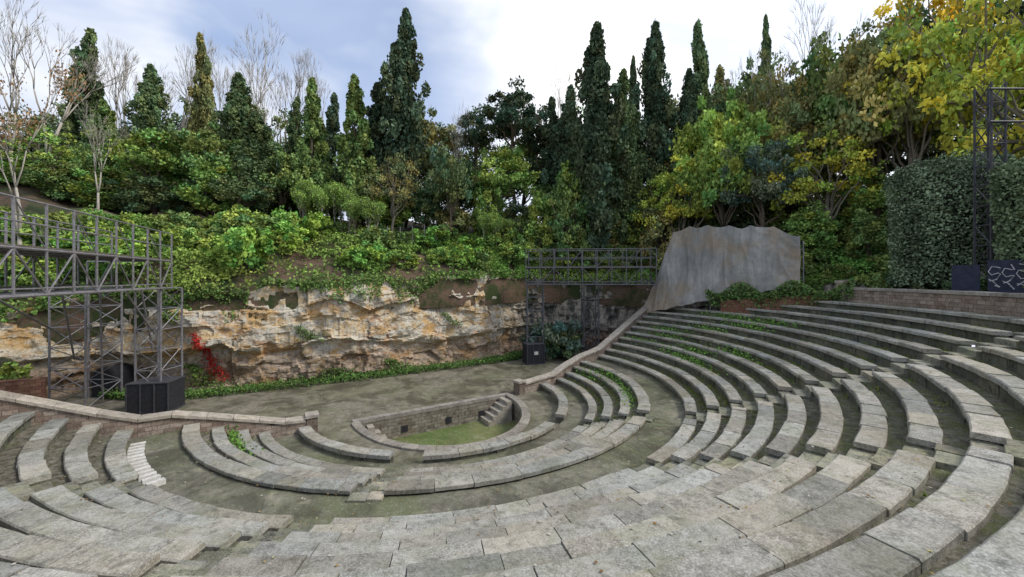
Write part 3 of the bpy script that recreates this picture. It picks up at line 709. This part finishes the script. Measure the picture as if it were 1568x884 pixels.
c=ramp(nt,n1,[(.34,(.19,.19,.185)),(.5,(.29,.285,.27)),(.64,(.4,.39,.365))]); c=mix(nt,ramp(nt,noise(nt,v,.35,4,.6),[(.48,0),(.62,.7)]),c,(.34,.25,.16)); c=mix(nt,ramp(nt,n2,[(.36,.35),(.5,0)]),c,(.13,.13,.13))
nt.links.new(c,b.inputs['Base Color']); b.inputs['Roughness'].default_value=.42; b.inputs['Specular IOR Level'].default_value=.45; bump(nt,b,noise(nt,v3,2.0,4,.55,.5),.45,.1)
grid_obj('grey_tarpaulin_screen',Vt,nu,nv,m,True)
mb=MB()
for i in range(9):
    p=A0+D*L*(.15+.85*i/8)-nn*.5; mb.tube([(p[0],p[1],4.5),(p[0],p[1],11.2-.6*i/8)],[.05,.05],6)
for zz in (8,10,): p=A0+D*L*.15-nn*.5; q_=A0+D*L-nn*.5; mb.tube([(p[0],p[1],zz),(q_[0],q_[1],zz)],[.04,.04],6)
mb.obj('tarpaulin_support_frame',[M_steel])
bw=MB()
for i in range(10):
    x0=A+(B-A)*(.5+.05*i);x1=A+(B-A)*(.5+.05*(i+1)); off=np.array([-.35,-.25]); zt_=6.1+.08*i
    vs=[(x0[0]+off[0],x0[1]+off[1],5),(x1[0]+off[0],x1[1]+off[1],5),(x1[0]+off[0],x1[1]+off[1],zt_+.08),(x0[0]+off[0],x0[1]+off[1],zt_),(x1[0],x1[1],zt_+.08),(x0[0],x0[1],zt_)]
    bw.add(vs,[(0,1,2,3),(3,2,4,5)],0,(1,1,1),[(i*.8,5),(i*.8+.8,5),(i*.8+.8,zt_),(i*.8,zt_),(i*.8+.8,zt_+.4),(i*.8,zt_+.4)])
bw.obj('brick_retaining_wall',[M_brickred])
def bank():
    u=random.uniform(.42,1.08); h=max(.15,1.4*(.35+.65*math.sin(u*13)**2)); z=random.random()**.7; p=A+(B-A)*u; k=random.uniform(-.6,.9); return (p[0]-.2+k*.7,p[1]-.1+k*.7,5.9+u*.6+z*h+(-.6 if random.random()<.2 else 0))
sheet('climbing_shrub',(.13,.22,.07),6500,bank,.2)
bw=MB(); vs=[(-37,13,0),(-26.8,22.5,0),(-26.8,22.5,2.2),(-37,13,3.0)]; bw.add(vs+[(x-.4,y+.4,z) for x,y,z in vs],[(0,1,2,3),(3,2,6,7),(4,7,6,5),(1,5,6,2)],0,(1,1,1),[(0,0),(14,0),(14,2.2),(0,3.0)]*2)
bw.obj('brick_boundary_wall',[M_brickred])
# ---------------- scaffolds
def gantry(A,B,wv,zs,tower,nb,r=.045):
    mb=MB(); A=Vector(A);B=Vector(B);wv=Vector(wv)
    zb,zd,ztop=zs
    def bar(p,q,rr_=r,m=0): mb.tube([p,q],[rr_,rr_],6,m)
    for s in(0,1):
        o=wv*s
        for zz in(zb,zb+.25,zd,zd+.9,ztop): bar(A+o+Vector((0,0,zz)),B+o+Vector((0,0,zz)),.055 if zz in(zb,zd) else .035)
        for i in range(nb+1):
            p=A.lerp(B,i/nb)+o; bar(p+Vector((0,0,zb)),p+Vector((0,0,ztop)))
            if i<nb:
                q=A.lerp(B,(i+1)/nb)+o
                lo_,hi_=(zb,zd) if i%2 else (zd,zb)
                bar(p+Vector((0,0,lo_)),q+Vector((0,0,hi_)),.035)
                if i%2: bar(p+Vector((0,0,zd)),q+Vector((0,0,ztop)),.025)
    for i in range(nb+1):
        p=A.lerp(B,i/nb)
        for zz in(zb,zd): bar(p+Vector((0,0,zz)),p+wv+Vector((0,0,zz)),.035)
        if i<nb: q=A.lerp(B,(i+1)/nb); bar(p+Vector((0,0,zb)),q+wv+Vector((0,0,zb)),.03)
    d=(B-A).normalized(); L=(B-A).length; wl=wv.length; wn=wv.normalized(); k=8
    for j in range(k):
        c0=A+wn*(wl*(j+.5)/k)+Vector((0,0,zd+.09)); c=c0+d*L/2
        mb.box(tuple(c),(L,wl/k-.03,.06),1,(1,1,1),math.atan2(d.y,d.x))
    for (tx,ty,tw,tz) in tower:
        for dx in(-tw/2,tw/2):
            for dy in(-tw/2,tw/2): bar(Vector((tx+dx,ty+dy,0)),Vector((tx+dx,ty+dy,tz)),.06)
        nz=int(tz/1.1)
        for i in range(nz+1):
            zz=tz*i/nz
            cs=[Vector((tx+a*tw/2,ty+b*tw/2,zz)) for a,b in((-1,-1),(1,-1),(1,1),(-1,1))]
            for k2 in range(4):
                bar(cs[k2],cs[(k2+1)%4],.03)
                if i<nz:
                    e=cs[(k2+1)%4].copy(); e.z=tz*(i+1)/nz; s=cs[k2].copy(); 
                    if i%2: s.z,e.z=e.z,s.z
                    bar(s,e,.028)
    return mb,bar
A1=(-21.2,24.4,0);B1=(-13.8,6.0,0)
mb,bar_=gantry(A1,B1,(-2.6,-1.1,0),(7.35,9.0,10.7),[(-21.6,24.0,1.5,7.35),(-27.0,24.9,2.2,7.4)],13)
for p,q in [((-21.6,24,7.3),(-27,24.9,7.3)),((-21.6,24,9),(-27,24.9,9)),((-24.5,23.3,7.3),(-26,24.9,.2)),((-21,22.2,7.3),(-22,24,3.5)),((-23,20,7.3),(-26.8,24,3)),((-20.3,20.5,7.35),(-21.5,23.6,4.6)),((-27,24.9,7.4),(-27,24.9,9)),((-24,17.8,7.35),(-27.6,24,4.5))]: bar_(Vector(p),Vector(q),.05)
mb.obj('scaffold_gantry',[M_steel,M_plank])
mb,bar_=gantry((1.3,36.6,0),(12.9,35.0,0),(.35,2.4,0),(7.35,8.9,10.6),[(2.2,37.4,1.5,7.35),(7.6,38.2,1.4,7.35)],9,.05)
mb.obj('scaffold_gantry',[simple('darker_steel',(.14,.14,.15),.6,.3),M_plank])  # right gantry, steel a darker grey than the left one
def cabinet(x,y,w,d,h,rot,sign=False):
    mb=MB(); mb.box((x,y,h/2+.08),(w,d,h),0,(1,1,1),rot); c,s=math.cos(rot),math.sin(rot)
    for i in range(4):
        t=-w/2+w*i/3
        mb.box((x+t*c+s*(d/2+.02),y+t*s-c*(d/2+.02),h/2+.08),(.06,.05,h),1,(1,1,1),rot)
    mb.box((x,y,.04),(w*1.05,d*1.05,.08),1,(1,1,1),rot); mb.box((x,y,h+.11),(w*1.04,d*1.04,.06),1,(1,1,1),rot)
    if sign: mb.box((x+s*(d/2+.06),y-c*(d/2+.06),h*.6),(.38,.02,.3),2,(1,1,1),rot)
    mb.obj('black_equipment_cabinet',[M_black,M_dark,M_white])
cabinet(-21.4,23.6,2.1,1.6,1.7,.2); cabinet(2.0,36.6,1.7,1.4,1.75,.3,True)
mb=MB(); pts=[(-.7,0)]+[(.7*math.cos(t),1.3+.7*math.sin(t)) for t in np.linspace(math.pi,0,12)]+[(.7,0)]
mb.add([(-27.2+x,26.0,z) for x,z in pts]+[(-27.2+x,27.5,z) for x,z in pts],[tuple(range(14))]+[(i,i+1,i+15,i+14) for i in range(13)],0); mb.obj('arched_doorway',[M_black])  # black front face paints the shade inside the doorway
# ---------------- mast, graffiti panel, fence
mb=MB(); x0,y0=23.9,19.6
for dx in(-.35,.35):
    for dy in(-.35,.35): mb.tube([(x0+dx,y0+dy,6.4),(x0+dx,y0+dy,17.6)],[.05,.05],6)
for i in range(11):
    z=6.6+i; cs=[(x0-.35,y0-.35),(x0+.35,y0-.35),(x0+.35,y0+.35),(x0-.35,y0+.35)]
    for k in range(4):
        a_,b_=cs[k],cs[(k+1)%4]; mb.tube([(*a_,z),(*b_,z)],[.03,.03],5); 
        mb.tube([(*a_,z+(i%2)),(*b_,z+1-(i%2))],[.03,.03],5)
for z in(17.2,15.6): mb.tube([(x0-.6,y0-.5,z),(x0+1.6,y0-.5,z)],[.05,.05],6)
mb.obj('lighting_mast',[M_dark])
mb=MB(); mb.box((23.1,17.6,7.6),(2.2,.5,2.4),0,(1,1,1),-.9); mb.box((22.0,19.0,7.5),(.9,.4,2.2),0,(1,1,1),-.9)
for s in range(5):
    pts=[]
    for i in range(14):
        t=-.9+s*.4+.18*math.sin(i*1.1+s); z=7.5+i*.08+.12*math.cos(i*1.7+s*2); c,sn=math.cos(-.9),math.sin(-.9)
        pts.append((23.1+t*c+sn*.27,17.6+t*sn-c*.27,z))
    mb.tube(pts,[.022]*14,4,1)
mb.obj('graffiti_panel',[M_navy,M_graf])
mb=MB()
for i in range(7):
    X=-13.5+i*1.1; Y=38.5+i*.55; g=ter(X,Y); mb.tube([(X,Y,g-.3),(X,Y,g+2.2)],[.05,.05],6)
for j in range(12):
    mb.tube([(-13.5+i*1.1,38.5+i*.55,ter(-13.5+i*1.1,38.5+i*.55)+.2+j*.17) for i in range(7)],[.008]*7,3)
mb.obj('wire_fence',[M_steel])
# ---------------- camera, light, world
cam=bpy.data.cameras.new('Camera'); co=bpy.data.objects.new('Camera',cam); scene.collection.objects.link(co); scene.camera=co
co.location=(0,0,EYE); co.rotation_euler=(rad(90),0,0); cam.lens=36*600/1568; cam.shift_y=-17/1568; cam.clip_end=3000; cam.clip_start=.05
az,el=rad(98),rad(46)
sd=Vector((math.sin(az)*math.cos(el),math.cos(az)*math.cos(el),math.sin(el)))
l=bpy.data.lights.new('sun','SUN'); l.energy=2.7; l.angle=rad(18); l.color=(1,.95,.87); lo_=bpy.data.objects.new('sun',l); scene.collection.objects.link(lo_)
lo_.rotation_euler=(-sd).to_track_quat('-Z','Y').to_euler()
w=bpy.data.worlds.new('World'); scene.world=w; w.use_nodes=True; nt=w.node_tree; bg=nt.nodes['Background']
sky=N(nt,'ShaderNodeTexSky',sky_type='NISHITA'); sky.sun_disc=False; sky.sun_elevation=el; sky.sun_rotation=az
tc=N(nt,'ShaderNodeTexCoord'); mp=N(nt,'ShaderNodeMapping'); mp.inputs['Scale'].default_value=(1,1,2.0); mp.inputs['Location'].default_value=(.3,.1,.2); nt.links.new(tc.outputs['Generated'],mp.inputs['Vector'])
n1=noise(nt,mp.outputs[0],1.9,4,.5,.4); n2=noise(nt,mp.outputs[0],2.8,4,.55,.3)
cl=mix(nt,ramp(nt,n2,[(.4,0),(.62,1)]),(4.0,4.8,6.6),(7.2,7.5,8.1))
dp=N(nt,'ShaderNodeVectorMath',operation='DOT_PRODUCT'); ga,ge=rad(37),rad(28); dp.inputs[1].default_value=(math.sin(ga)*math.cos(ge),math.cos(ga)*math.cos(ge),math.sin(ge)); nt.links.new(tc.outputs['Generated'],dp.inputs[0])
cl=mix(nt,ramp(nt,dp.outputs['Value'],[(.72,0),(1,1)]),cl,(12,11.8,11.4))
skc=mix(nt,1.0,sky.outputs[0],(1.5,1.5,1.55),'MULTIPLY')
c=mix(nt,ramp(nt,n1,[(.36,.5),(.54,1)]),skc,cl)
nt.links.new(c,bg.inputs[0]); bg.inputs[1].default_value=.135
scene.view_settings.view_transform='Standard'; scene.view_settings.look='None'; scene.view_settings.exposure=0
